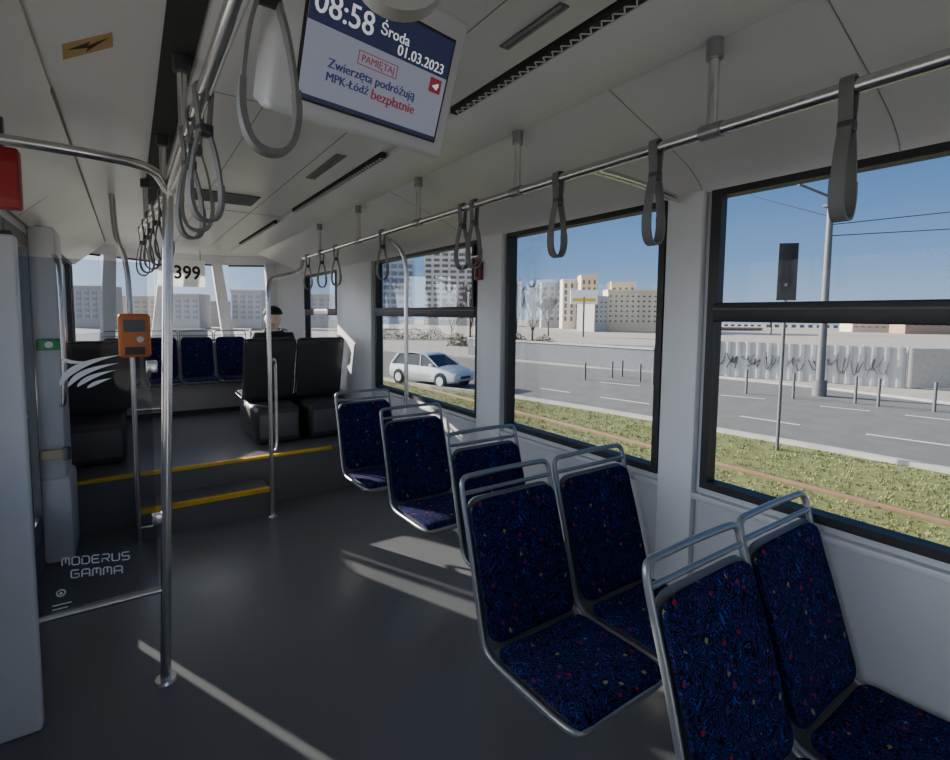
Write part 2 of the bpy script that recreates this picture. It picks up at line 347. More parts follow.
# ceiling
ce = struct(MB().box(LW-.07, W+.07, -2.57, 7.7, CZ, CZ+.08).build('ceiling', 'ceil', smooth=False))
cv = [(a.x, -2.5, a.z) for a in chaikin([(1.345, 0, CZ-.012), (1.44, 0, CZ-.045), (1.80, 0, 2.20), (W-.03, 0, 2.135), (W-.01, 0, 2.10)], 2)]
MB().prism([(1.33, -2.5, CZ+.004)]+cv+[(W+.02, -2.5, 2.10), (W+.02, -2.5, CZ+.01)], (0, 9.4, 0)).build('side_panel', 'ceil', ce)
LX = -.20
MB().prism([(LX, -2.5, CZ+.004), (LX, -2.5, CZ-.012), (LW+.02, -2.5, 2.10), (LW-.02, -2.5, 2.13), (LW-.02, -2.5, CZ+.01)], (0, 9.4, 0)).build('side_panel', 'ceil', ce, smooth=False)
MB().box(1.04, 1.335, -2.5, 6.9, CZ-.02, CZ+.01, .004).build('cove_panel', 'white', ce)
MB().box(.10, .185, -.6, 4.3, CZ-.006, CZ+.01).build('rail_channel', 'seam', ce)
MB().box(.19, .98, -2.5, 6.6, CZ-.022, CZ+.01, .006).build('centre_panel', 'ceil', ce)
for yy in (.1, 1.95, 4.1):
    MB().box(.19, .98, yy, yy+.003, CZ-.0235, CZ-.02).build('panel_seam', 'fineseam', ce)
for xx in (.42, .76): MB().box(xx, xx+.003, -2.4, 6.5, CZ-.0235, CZ-.02).build('panel_seam', 'fineseam', ce)
for yy in (.55, 1.18, 2.9):
    mb = MB(); mb.ribbon([(p_[0], yy, p_[2]) for p_ in cv], (0, 1, 0), .0025, .003, False); mb.build('panel_seam', 'fineseam', ce)
    for q in (.09, -.35):
        MB().ball((1.60, yy+q, 2.275), .008, (1, 1, .6), 8).build('screw_cap', 'seam', ce)
for yy in (1.25, 2.4, 3.6):
    a = V((LX-.01, yy, CZ-.016)); b = V((LW+.03, yy, 2.108)); n = V((.5, 0, -.85))*.0014
    MB().prism([a+n, b+n, b+n+V((0, .004, 0)), a+n+V((0, .004, 0))], (0, 0, .01)).build('panel_seam', 'fineseam', ce)
for y0_, y1_ in ((-2.5, 1.0), (2.3, 6.8)): MB().box(LX-.003, LX+.003, y0_, y1_, CZ-.014, CZ).build('panel_seam', 'fineseam', ce)
def vent_strip(y0, y1):
    v = MB().box(1.0, 1.028, y0, y1, CZ-.026, CZ+.0).build('air_vent', 'seam', ce)
    sl = MB(); y = y0+.006; k = 0
    while y < y1-.03:
        z = CZ-.0265; y2 = y+.018
        xa, xb = (1.002, 1.026) if k % 2 else (1.026, 1.002)
        sl.prism([(xa, y, z), (xb, y2, z), (xb, y2+.005, z), (xa, y+.005, z)], (0, 0, -.002)); y = y2; k += 1
    sl.build('vent_rib', 'ceil', v, smooth=False)
vent_strip(.2, 1.63); vent_strip(2.26, 3.83); vent_strip(4.4, 6.0)
def vent_rect(x0, x1, y0, y1, along='Y', n=8, m1='shell'):
    v = MB().box(x0, x1, y0, y1, CZ-.025, CZ-.015).build('air_vent', m1, ce); sl = MB()
    for i in range(n):
        if along == 'X': q = y0+(i+.5)*(y1-y0)/n; sl.box(x0+.006, x1-.006, q-.006, q+.006, CZ-.03, CZ-.024)
        else: q = x0+(i+.5)*(x1-x0)/n; sl.box(q-.003, q+.003, y0+.006, y1-.006, CZ-.03, CZ-.024)
    sl.build('vent_slat', 'fineseam', v, smooth=False)
vent_rect(.87, .90, .92, 1.16, 'Y', 2); vent_rect(.82, .87, 2.35, 2.85, 'Y', 3); vent_rect(.33, .72, 3.5, 3.82, 'X', 8, 'seam')
c0 = onZ(88, 46, CZ)
st = thing('warning_sticker', (c0.x, c0.y, CZ), 'amber rectangular sticker with a black lightning bolt on the ceiling', 'sticker')
P = [onZ(u, v, CZ-.002) for u, v in ((62, 45), (112, 33), (113, 47), (63, 60))]
MB().prism(P, (0, 0, .002)).build('sticker_sheet', 'amber', st, c0, smooth=False)
P = [onZ(u, v, CZ-.0032) for u, v in ((68, 50), (90, 42), (88, 46), (108, 38), (86, 52), (88, 48))]
MB().prism(P, (0, 0, .001)).build('bolt_symbol', 'ink', st, c0, smooth=False)

# ------------------------------------------------------------------ rails
RX, RZ = 1.33, 2.11
r = thing('handrail', (RX, 1.6, RZ), 'long brushed steel ceiling handrail above the seats along the windows', 'handrail'); og = r.location.copy()
MB().tube([(RX, -1.6, RZ), (RX, 4.75, RZ)], .0165, 14).build('rail_tube', 'steel', r, og)
for y in (-.05, .80, 1.64, 2.5, 3.38, 4.25):
    MB().cyl((RX, y, RZ), .014, CZ-RZ-.02, 'Z').build('rail_bracket', 'steel', r, og)
    MB().cyl((RX, y, CZ-.07), .022, .05, 'Z').build('bracket_collar', 'frame', r, og)
    MB().cyl((RX, y-.03, RZ), .021, .06, 'Y').build('bracket_clamp', 'frame', r, og)
MB().tube(chaikin([(RX, 1.24, RZ), (1.5, 1.245, RZ), (1.75, 1.26, 2.10), (W-.06, 1.25, 2.08)], 2), .014).build('wall_brace', 'steel', r, og)
MB().tube(chaikin([(RX, 3.05, RZ), (1.38, 3.0, RZ-.02), (1.46, 2.9, 1.98), (1.465, 2.915, 1.7), (1.465, 2.915, 1.015)], 3), .0145).build('drop_pole', 'steel', r, og)
r = thing('handrail', (.16, 1.5, 2.1), 'long brushed steel ceiling handrail over the aisle in front of the screen', 'handrail'); og = r.location.copy()
MB().tube([(.175, -1.2, 2.1), (.145, 2.46, 2.1), (.07, 4.0, 2.14)], .0165, 14).build('rail_tube', 'steel', r, og)
for y in (.95, 1.78, 2.6, 3.5):
    x = .175-.03*(y+1.2)/3.66 if y < 2.5 else .145-.075*(y-2.46)/1.54
    MB().cyl((x, y, 2.11), .013, CZ-2.11, 'Z').build('rail_bracket', 'steel', r, og)
    MB().cyl((x, y, CZ-.055), .024, .045, 'Z').build('bracket_collar', 'dark', r, og)
MB().tube(chaikin([(LW, 2.02, 2.1), (-.06, 2.03, 2.1), (.08, 2.1, 2.1), (.12, 2.32, 2.1), (.142, 2.46, 2.1)], 3), .0165).build('cross_tube', 'steel', r, og)
MB().cyl((.148, 2.42, 2.1), .023, .08, 'Y').build('rail_joint', 'steel', r, og)
p1 = thing('grab_pole', (.072, 2.46, 0), 'tall vertical steel pole standing free on the floor beside the glass partition', 'pole')
MB().tube([(0, 0, 0), (.073, 0, 2.1)], .02, 16).build('pole_tube', 'steel', p1)
MB().cyl((0, 0, 0), .045, .012, r2=.04).build('floor_flange', 'steel', p1)
p2 = thing('grab_pole', (0, 4.1, 0), 'vertical steel pole by the left end of the lower step, carrying the orange validator', 'pole')
pt = onY(118, 213, 4.1)
MB().tube(chaikin([(0, 0, 0), (0, 0, 1.6), (-.01, 0, 1.95), (pt.x-.02, 0, 2.08), (pt.x-.03, 0, CZ-.0)], 3), .017, 12).build('pole_tube', 'steel', p2)
for z in (.93, .10): MB().tube([(0, 0, z), (.19, 0, z)], .013).build('cross_bar', 'steel', p2)
MB().tube([(.19, 0, .1), (.19, 0, .93)], .013).build('cross_bar', 'steel', p2)
p3 = thing('grab_pole', (.875, 4.08, 0), 'steel pole at the right end of the steps arching over to the ceiling handrail', 'pole')
MB().tube(chaikin([(0, 0, 0), (0, 0, 1.55), (0, 0, 1.86), (.12, .2, 1.9), (.36, .55, 1.97), (.44, .66, 2.02), (RX-.875, .67, RZ)], 3), .017, 12).build('pole_tube', 'steel', p3)
MB().cyl((0, 0, 0), .04, .012, r2=.035).build('floor_flange', 'steel', p3)
MB().tube(chaikin([(0, .0, 1.22), (0.05, .05, 1.25), (.06, .07, 1.15), (.06, .07, .60), (.05, .05, .50), (0, 0, .52)], 2), .012).build('side_grip', 'steel', p3)
va = thing('ticket_validator', (.018, 4.06, 1.30), 'orange ticket validator box clamped to the pole by the steps', 'ticket validator'); og = va.location
MB().box(-.09, .09, -.07, .05, 0, .29, .025, seg=3).build('housing', 'orange', va)
MB().box(-.06, .06, -.073, -.068, .17, .25, .0).build('display', 'shell', va); MB().box(-.055, .055, -.078, -.068, .02, .07, .002).build('ticket_slot', 'black', va)
MB().cyl((.03, -.068, .12), .02, -.006, 'Y').build('reader_mark', 'sign', va)

# ------------------------------------------------------------------ straps
def make_strap(name, label, m='strap', bw=.027):
    t = thing(name, (0, 0, 0), label, 'hanging strap')
    loop = [(-.020, .018), (-.015, -.03), (-.010, -.085), (-.024, -.13), (-.033, -.19), (-.035, -.24), (-.025, -.278), (0, -.288), (.025, -.278), (.035, -.24), (.033, -.19), (.024, -.13), (.010, -.085), (.015, -.03), (.020, .018), (0, .026)]
    pts = chaikin([(x, 0, z) for x, z in loop], 2, True)
    MB().ribbon(pts, (0, 1, 0), bw, .005).build('strap_loop', m, t)
    grip = chaikin([(-.034, 0, -.20), (-.036, 0, -.24), (-.025, 0, -.279), (0, 0, -.289), (.025, 0, -.279), (.036, 0, -.24), (.034, 0, -.20)], 2)
    MB().ribbon(grip, (0, 1, 0), bw+.003, .008, False).build('grip', m, t)
    MB().box(-.015, .015, -.016, .016, -.095, -.07, .004).build('buckle', 'dark' if m == 'strap' else m, t)
    return t
base = make_strap('hanging_strap', 'grey hanging strap nearest the camera on the window handrail, seen edge on'); base.location = (RX, .48, RZ)
gr = 'straps on the window handrail'; base['group'] = gr
for y, lb in ((.975, 'grey hanging strap loop in front of the white pillar beside the split window'),
              (1.396, 'grey hanging strap loop alone before the middle window'),
              (1.95, 'nearer strap of the crossing pair at the left edge of the middle window'),
              (2.05, 'farther strap of the crossing pair at the left edge of the middle window'),
              (2.98, 'grey strap hanging beside the top of the curved drop pole'),
              (3.85, 'first of three small far straps past the curved drop pole'),
              (4.2, 'second of three small far straps past the curved drop pole'),
              (4.6, 'farthest strap at the end of the window handrail')):
    dup(base, (RX, y, RZ), lb)
lg = 'straps on the aisle handrail'
a = make_strap('hanging_strap', 'pale strap loop at the top edge directly in front of the screen', 'strapl', .012); a.location = (.163, .335, 2.1); a['group'] = lg; a.rotation_euler = (0, 0, -.35)
thin = make_strap('hanging_strap', 'large grey strap loop hanging to the left of the screen', 'strap', .018); thin.location = (.162, .72, 2.1); thin['group'] = lg
for y, lb, rz in ((1.33, 'grey strap loop, second behind the big one left of the screen', .3), (1.5, 'grey strap tilted beside the ceiling bracket, third on the aisle rail', -.2), (1.66, 'grey strap just behind the tilted one on the aisle rail', .4),
              (2.66, 'strap just behind the pole joint on the aisle rail', .1), (2.95, 'second strap behind the pole joint', .3), (3.25, 'third strap in the far bunch behind the pole joint', -.2), (3.55, 'fourth strap in the far bunch behind the pole joint', .2), (3.85, 'farthest strap on the aisle rail, above the orange validator', 0)):
    x = .175-.03*(y+1.2)/3.66 if y < 2.5 else .145-.075*(y-2.46)/1.54
    dup(thin, (x, y, 2.1+(0 if y < 2.5 else .02)), lb, lg, rz)

# ------------------------------------------------------------------ display (fit a real rectangle to the seen corners)
BL = onZ(297, 95, 2.0); rnd = random.Random(1); be = 1e9
tgt = ((433, 140), (454, 43))
def rect(pv):
    psi, rho, tau, wd = pv
    ux = V((math.cos(psi)*math.cos(rho), math.sin(psi)*math.cos(rho), math.sin(rho)))
    up = V((0, 0, 1)); up = (up-ux*up.dot(ux)).normalized(); bk_ = ux.cross(up)
    uy = up*math.cos(tau)+bk_*math.sin(tau); return ux, uy, wd
def err(pv):
    ux, uy, wd = rect(pv); e = 0
    for p_, t_ in ((BL+ux*wd, tgt[0]), (BL+ux*wd+uy*wd*.62, tgt[1])):
        u, v = proj(p_); e += (u-t_[0])**2+(v-t_[1])**2
    return e+(pv[1]*150)**2
cur = [0, 0, .3, .33]; be = err(cur); stp = .3
for k in range(9000):
    c2 = [c+rnd.gauss(0, stp)*(1 if i < 3 else .3) for i, c in enumerate(cur)]
    if not (.2 < c2[3] < .5 and -.2 < c2[2] < 1.0): continue
    e2 = err(c2)
    if e2 < be: be = e2; cur = c2
    if k % 1000 == 999: stp *= .5
ux, uy, WD = rect(cur); HD = WD*.62; nn = ux.cross(uy)
cen = BL+ux*WD/2+uy*HD/2
dsp = thing('information_screen', cen, 'flat passenger information screen showing time and date, hung from the ceiling', 'screen'); og = cen
def q(u, v, d=0): return BL+ux*(WD*u)+uy*(HD*v)+nn*d
def slab(u0, u1, v0, v1, d0, d1): return MB().prism([q(u0, v0, d0), q(u1, v0, d0), q(u1, v1, d0), q(u0, v1, d0)], nn*(d1-d0))
def bevel_build(mb, w, *a):
    bmesh.ops.bevel(mb.bm, geom=mb.bm.edges[:], offset=w, segments=3, affect='EDGES', profile=.5); return mb.build(*a)
bevel_build(slab(-.15, 1.12, -.18, 1.25, -.065, -.004), .014, 'casing', 'wall', dsp, og)
slab(-.015, 1.015, -.025, 1.03, -.004, .0005).build('bezel', 'black', dsp, og)
slab(0, 1, 0, 1, .0005, .0015).build('screen_face', 'screen', dsp, og)
slab(0, 1, .63, 1, .0015, .0022).build('header_bar', 'navy', dsp, og)
slab(0, 1, 0, .035, .0015, .0022).build('header_bar', 'navy', dsp, og)
def st_(b, u, v, w, m, dbl=0, name='lettering'):
    t = text(b, .03, m, dsp, V((0, 0, 0)), ux, uy, name, width=w*WD, dbl=dbl)
    for x in t.data.vertices: x.co += q(u, v, .0026)-og
st_('08:58', .21, .79, .37, 'screent', .0009); st_('Środa', .55, .81, .21, 'screent', .0004); st_('01.03.2023', .77, .70, .37, 'screent', .0005)
st_('PAMIĘTAJ', .47, .50, .23, 'scrred'); st_('Zwierzęta podróżują', .46, .35, .62, 'scrnavy', .0009); st_('MPK-Łódź', .29, .235, .28, 'scrnavy', .0009); st_('bezpłatnie', .62, .225, .33, 'scrred', .0009)
for (u0, u1, v0, v1) in ((.33, .61, .44, .447), (.33, .61, .555, .562), (.33, .334, .44, .562), (.606, .61, .44, .562)):
    slab(u0, u1, v0, v1, .0015, .0024).build('text_box_line', 'scrred', dsp, og)
slab(.87, .965, .46, .60, .0015, .0024).build('red_icon', 'scrred', dsp, og)
MB().prism([q(.89, .52, .0024), (q(.94, .56, .0024)), q(.945, .53, .0024), q(.93, .49, .0024)], nn*.0006).build('icon_arrow', 'screent', dsp, og)
mid = q(.5, 1.1, -.06)
MB().box(mid.x-.12, mid.x+.12, mid.y+.0, mid.y+.10, mid.z-.02, CZ-.02, .01).build('ceiling_mount', 'white', dsp, og)
bevel_build(MB().prism([q(-.13, -.15, -.06), q(1.10, -.15, -.06), q(1.10, 1.23, -.06), q(-.13, 1.23, -.06)], V((0, .07, .03))), .01, 'rear_housing', 'wall', dsp, og)

# ------------------------------------------------------------------ seats
def make_seat(name, label, kind='blue', w=.43, support='pair'):
    t = thing(name, (0, 0, 0), label, 'seat'); hw = w/2; fm = 'frame' if kind == 'blue' else 'dark'
    prof = [(a.y, a.z) for a in chaikin([(0, -.585, .40), (0, -.57, .425), (0, -.22, .405), (0, -.165, .43), (0, -.14, .50), (0, -.035, .87), (0, -.022, .93)], 3)]
    MB().sheet(prof, hw-.010, .022, 0, 8, .05).build('seat_shell', 'shell' if kind == 'blue' else 'dark', t)
    cp = [(a.y, a.z) for a in chaikin([(0, -.592, .415), (0, -.58, .445), (0, -.45, .448), (0, -.30, .438), (0, -.205, .442)], 3)]
    MB().sheet(cp, hw-.011, .03, .006, 8, .045).build('seat_cushion', 'fabric' if kind == 'blue' else 'greyfab', t)
    bp = [(a.y, a.z) for a in chaikin([(0, -.185, .455), (0, -.165, .50), (0, -.10, .72), (0, -.055, .85), (0, -.038, .92)], 3)]
    MB().sheet(bp, hw-.011, .03, .008, 8, .05).build('backrest_cushion', 'fabric' if kind == 'blue' else 'greyfab', t)
    half = [(0, -.60, .425), (hw-.03, -.60, .425), (hw, -.57, .43), (hw, -.40, .425), (hw, -.22, .42), (hw, -.165, .44), (hw, -.14, .51), (hw, -.08, .74), (hw, -.03, .90), (hw, -.014, .955), (hw-.002, -.006, .99), (hw-.022, 0, 1.003), (hw-.06, 0, 1.004), (0, .002, 1.006)]
    path = half+[(-x, y, z) for x, y, z in half[-2:0:-1]]
    rt = .0105 if w > .4 else .007
    MB().tube(chaikin(path, 2, True), rt, 10, True).build('tube_frame', fm, t)
    MB().tube([(-hw+.005, -.018, .948), (hw-.005, -.018, .948)], rt*.8).build('handle_bar', fm, t)
    if support == 'single':
        MB().box(-.07, -.03, -.24, -.19, 0, .36, .006).build('leg', 'black', t)
        MB().box(-.16, .40, -.42, -.24, .35, .40, .01).build('support_beam', 'dark', t)
    elif support in ('pair', 'wall'):
        MB().box(-.17, .232, -.42, -.26, .34, .39, .01).build('support_beam', 'frame', t)
    return t
XI, XO = 1.195, 1.66
s = make_seat('passenger_seat', 'nearest aisle-side blue patterned seat, bottom right of the frame'); s.location = (XI+.03, .735, 0); gs = 'pair seats beside the windows'; s['group'] = gs
so = make_seat('passenger_seat', 'nearest window-side blue patterned seat, far right of the frame', support='wall'); so.location = (XO+.02, .745, 0); so['group'] = gs
dup(s, (XI, 1.512, 0), 'second-row aisle-side blue patterned seat, its whole cushion in view'); dup(so, (XO, 1.513, 0), 'second-row window-side blue patterned seat below the middle window')
s3 = make_seat('passenger_seat', 'single blue patterned seat directly behind the second row pair', support='single'); s3.location = (1.50, 2.11, 0); g3 = 'single seats in line beside the windows'; s3['group'] = g3
dup(s3, (1.49, 2.90, 0), 'single blue patterned seat under the curved drop pole', skip=('leg',))
dup(s3, (1.47, 3.68, 0), 'farthest single blue patterned seat, next to the platform', skip=('leg',))
PZ = .40
bench = thing('seat_plinth', (.46, 7.0, PZ), 'pale boxed plinth under the rear row of blue seats', 'seat base')
MB().box(-.64, .82, -.28, .06, 0, .36, .02).build('plinth_body', 'wall', bench); MB().box(-.64, .82, -.285, -.27, 0, .05).build('plinth_kick', 'dark', bench)
r0 = make_seat('rear_seat', 'leftmost blue seat of the rear row, behind the orange validator', w=.365, support='none'); r0.location = (-.10, 7.12, PZ-.03); r0['group'] = 'rear row seats'
for x, lb in ((.28, 'second blue seat from the left in the rear row'), (.665, 'third blue seat from the left in the rear row'), (1.05, 'rightmost blue seat of the rear row')):
    dup(r0, (x, 7.12, PZ-.03), lb)
rs = make_seat('rear_seat', 'blue seat under the person in the black beanie', support='none'); rs.location = (1.42, 6.62, PZ)
MB().box(-.2, .3, -.5, -.1, 0, .40, .02).build('seat_base', 'dark', rs)
g1 = make_seat('grey_seat', 'grey seat seen from behind at the top of the steps, aisle side', 'grey', .46, 'none'); g1.location = (1.10, 5.05, PZ-.05); g1.rotation_euler = (0, 0, math.pi)
bk = [(a.y, a.z) for a in chaikin([(0, -.13, .40), (0, -.10, .55), (0, -.02, .88), (0, .0, 1.0)], 3)]
MB().sheet(bk, .228, .05, .01, 8, .06).build('back_panel', 'dark', g1)
g2 = dup(g1, (1.585, 5.05, PZ-.05), 'grey seat seen from behind next to the white column, window side')
g3_ = dup(g1, (-.26, 5.05, PZ-.05), 'grey seat seen from behind at the left wall, behind the glass partition')
for x in (1.10, 1.58, -.26):
    b = thing('equipment_box', (x, 5.2, PZ), {1.10: 'grey moulded box under the aisle-side grey seat', 1.58: 'grey moulded box under the window-side grey seat', -.26: 'grey moulded box at the left wall'}[x], 'equipment box')
    MB().box(-.2, .2, -.42, .45, 0, .34, .05, seg=3).build('box_body', 'dark', b); MB().box(-.17, .17, -.424, -.41, .06, .28, .01).build('access_panel', 'shell', b)

# ------------------------------------------------------------------ glass partition, near panel, column
gp = thing('glass_partition', (-.13, 2.46, .41), 'tinted glass partition with white bird emblem and lettering beside the door', 'partition'); og = gp.location.copy()
MB().box(-.34, .06, 2.457, 2.463, .43, 1.80).build('glass_pane', 'pglass', gp, og, smooth=False)
MB().tube([(-.34, 2.46, .41), (.085, 2.46, .41)], .012).build('bottom_rail', 'steel', gp, og)
for z in (.7, 1.35): MB().box(.045, .085, 2.445, 2.475, z, z+.05, .005).build('glass_clamp', 'steel', gp, og)
def dec(poly, name): MB().prism([onY(u, v, 2.4555)-V((0, 0, 0)) for u, v in poly], (0, -.0006, 0)).build(name, 'decal', gp, og, smooth=False)
def feather(a, b, c, w):
    up, dn = [], []; n = 22
    for i in range(n+1):
        x = i/n; px = (1-x)**2*a[0]+2*x*(1-x)*b[0]+x*x*c[0]; py = (1-x)**2*a[1]+2*x*(1-x)*b[1]+x*x*c[1]
        tx = 2*(1-x)*(b[0]-a[0])+2*x*(c[0]-b[0]); ty = 2*(1-x)*(b[1]-a[1])+2*x*(c[1]-b[1]); l = math.hypot(tx, ty)
        k = w*math.sin(math.pi*x**.7)+.04; up.append((px-ty/l*k, py+tx/l*k)); dn.append((px+ty/l*k, py-tx/l*k))
    dec(up+dn[::-1], 'feather_stroke')
feather((60, 386), (66, 364), (120, 355), 3.3)
feather((68, 387), (76, 370), (119, 363), 2.7)
feather((77, 387), (86, 376), (116, 370), 2.3)
feather((87, 388), (95, 382), (112, 378), 1.8)
feather((60, 357), (70, 365), (88, 361), 1.7)
STK = {'M': [[(0, 0), (0, .85), (.15, 1), (.85, 1), (1, .85), (1, 0)], [(.5, 1), (.5, .3)]], 'O': [[(.15, 0), (0, .15), (0, .85), (.15, 1), (.85, 1), (1, .85), (1, .15), (.85, 0), (.15, 0)]],
       'D': [[(0, 0), (.8, 0), (1, .2), (1, .8), (.8, 1), (0, 1)], [(.0, .75), (0, 0)]], 'E': [[(1, 0), (.15, 0), (0, .15), (0, .85), (.15, 1), (1, 1)], [(0, .5), (.9, .5)]],
       'R': [[(0, 1), (.85, 1), (1, .85), (1, .55), (.85, .42), (0, .42), (0, 0)], [(.55, .42), (1, 0)]], 'U': [[(0, 1), (0, .15), (.15, 0), (.85, 0), (1, .15), (1, 1)]],
       'S': [[(1, 1), (.15, 1), (0, .85), (0, .62), (.15, .5), (.85, .5), (1, .38), (1, .15), (.85, 0), (0, 0)]], 'G': [[(1, 1), (.15, 1), (0, .85), (0, .15), (.15, 0), (.85, 0), (1, .15), (1, .5), (.4, .5)]],
       'A': [[(0, 0), (0, .85), (.15, 1), (.85, 1), (1, .85), (1, 0)], [(0, .4), (1, .4)]]}
def stroke_word(word, u0, u1, v0, v1):
    n = len(word); mb = MB(); cw = 1/n
    for i, ch in enumerate(word):
        for st__ in STK[ch]:
            pts = []
            for x, y in st__:
                fx = (i+.11+x*.72)*cw; pts.append(onY(u0+(u1-u0)*fx, (v0+(v1-v0)*fx)-7.5*y, 2.4555))
            mb.ribbon(pts, (0, 1, 0), .001, .0048, False)
    mb.build('lettering', 'decal', gp, og, smooth=False)
stroke_word('MODERUS', 61, 131, 566, 559); stroke_word('GAMMA', 70, 124, 578, 573)
c = onY(61, 593, 2.4555); MB().tube([c+V((.013*math.cos(k*.4), 0, .013*math.sin(k*.4))) for k in range(16)], .0025, 6, True).build('round_mark', 'decal', gp, og)
MB().prism([c+V((-.007, -.001, -.005)), c+V((.007, -.001, -.005)), c+V((0, -.001, .008))], (0, -.0006, 0)).build('mark_centre', 'decal', gp, og)
for k in range(2):
    c = onY(62, 604+k*4, 2.4555); MB().box(c.x-.030, c.x+.030-.012*k, 2.4549, 2.4556, c.z-.0022, c.z+.0022).build('small_print', 'decal', gp, og)
np_ = thing('draught_screen', (-.43, 2.44, 0), 'smooth white draught screen panel at the left edge of the frame', 'partition')
MB().box(-.12, .10, -.03, .03, 0, 1.87, .012, seg=3).build('screen_panel', 'white', np_)
MB().box(-.10, .09, -.02, .02, 1.865, 1.885, .006).build('top_cap', 'dark', np_)
rb = thing('alarm_box', (-.34, 2.3, 1.94), 'red emergency box high at the left edge above the white panel', 'alarm box')
MB().box(-.05, .05, -.03, .03, 0, .2, .008).build('housing', 'red', rb); MB().box(-.045, .045, -.035, -.029, .03, .15).build('front_plate', 'red', rb); MB().box(-.012, .012, -.01, .02, .2, .30).build('mount', 'dark', rb)
cl = MB(); cl.box(LW, -.37, 4.05, 4.4, 0, 2.12, .02).box(LW, -.345, 4.02, 4.38, .0, .55, .03)
struct(cl.build('trim_1', 'white'))
hd = thing('door_grab_handle', (-.36, 4.0, 1.0), 'curved steel grab handle on the white column by the door', 'grab handle')
MB().tube(chaikin([(-.03, .08, .95), (0, 0, .93), (.01, -.03, .8), (.01, -.03, .2), (0, 0, .02), (-.03, .08, 0)], 3), .013).build('handle_tube', 'steel', hd)
bt = thing('door_button', (-.42, 4.04, 1.36), 'green door button housing on the white column', 'door button')
MB().box(-.06, .06, -.03, .01, 0, .07, .01).build('housing', 'green', bt); MB().cyl((0, -.028, .035), .02, -.008, 'Y').build('button', 'sign', bt)
hg = thing('door_bracket', (-.42, 4.02, .68), 'beige bracket low on the white column by the door', 'bracket')
MB().box(-.07, .07, -.03, .01, 0, .06, .01).build('bracket_arm', 'beige', hg); MB().cyl((.06, -.02, -.01), .02, .08).build('bracket_pivot', 'shell', hg)
hm = thing('emergency_hammer', (W-.035, 2.70, 1.83), 'dark red emergency hammer holder on the white pillar between the windows', 'emergency hammer')
MB().box(-.03, 0, -.035, .035, 0, .12, .008).build('holder', 'darkred', hm); MB().tube([(-.035, 0, .02), (-.035, 0, .16)], .008).build('hammer_handle', 'red', hm); MB().cyl((-.035, -.035, .15), .01, .07, 'Y').build('hammer_head', 'steel', hm)
c = onY(182, 273, 7.1)
rt = thing('number_plate', (c.x, 7.1, c.z), 'white plate with the black number 399 hanging before the rear window', 'sign')
MB().box(-.25, .25, -.002, .002, -.165, .165, 0).build('plate', 'plate', rt); text('399', .2, 'ink', rt, (0.055, -.005, 0), (1, 0, 0), (0, 0, 1), width=.28, bold=.004, height=.17)
for x in (-.2, .2): MB().cyl((x, 0, .16), .004, CZ-c.z-.16, 'Z', 8).build('hanger', 'dark', rt)
mon = thing('driver_console', (.62, 7.38, 1.22), 'pale console box standing on the ledge below the rear window', 'console')
MB().box(-.25, .2, -.08, .08, -.0, .17, .02).build('console_body', 'wall', mon); MB().box(-.2, .15, -.083, -.078, .03, .13).build('console_face', 'white', mon)
struct(MB().box(-.15, 1.15, 7.22, 7.6, 1.17, 1.22, .01).build('trim_2', 'white'))

# ------------------------------------------------------------------ person
def skin(vs, es, rs, root=0, sub=2):
    me = bpy.data.meshes.new('sk'); me.from_pydata(vs, es, []); o = bpy.data.objects.new('sk', me); C.objects.link(o)
    o.modifiers.new('s', 'SKIN'); sv = me.skin_vertices[0].data
    for i, r_ in enumerate(rs): sv[i].radius = (r_, r_); sv[i].use_root = (i == root)
    o.modifiers['s'].use_smooth_shade = True
    m2 = o.modifiers.new('u', 'SUBSURF'); m2.levels = sub; m2.render_levels = sub
    bpy.context.view_layer.update(); out = bpy.data.meshes.new_from_object(o.evaluated_get(bpy.context.evaluated_depsgraph_get())); bpy.data.objects.remove(o); return out
pe = thing('person', (1.40, 6.30, PZ), 'person in a black coat and black beanie seated facing forward behind the grey seats', 'person', rz=-.20)
VS = [(0, 0, .50), (0, .0, .68), (0, -.01, .84), (0, -.01, .95), (0, -.02, 1.02), (0, -.02, 1.06)]
ES = [(0, 1), (1, 2), (2, 3), (3, 4), (4, 5)]; RS = [.13, .12, .12, .06, .048, .05]
for sgn in (-1, 1):
    b = len(VS); VS += [(.15*sgn, 0, .91), (.20*sgn, -.02, .69), (.13*sgn, -.20, .57), (.07*sgn, -.27, .555)]; ES += [(3, b), (b, b+1), (b+1, b+2), (b+2, b+3)]; RS += [.055, .045, .034, .026]
    b = len(VS); VS += [(.09*sgn, -.02, .49), (.11*sgn, -.40, .50), (.11*sgn, -.42, .10), (.11*sgn, -.52, .045)]; ES += [(0, b), (b, b+1), (b+1, b+2), (b+2, b+3)]; RS += [.085, .062, .042, .035]
bm_ = MB(); bm_.addmesh(skin(VS, ES, RS))
for sgn in (-1, 1):
    for k in range(4):
        x0 = .07*sgn+(.022-.015*k)*sgn; l = (.05, .06, .057, .045)[k]
        bm_.addmesh(skin([(x0, -.27, .56), (x0-.01*sgn, -.27-l*.6, .562), (x0-.012*sgn, -.27-l, .548)], [(0, 1), (1, 2)], [.0085, .008, .007], 0, 1))
    bm_.addmesh(skin([(.05*sgn, -.25, .56), (.025*sgn, -.28, .57), (.02*sgn, -.305, .565)], [(0, 1), (1, 2)], [.010, .009, .008], 0, 1))
hz = 1.13
t = bmesh.new(); bmesh.ops.create_uvsphere(t, u_segments=24, v_segments=18, radius=1)
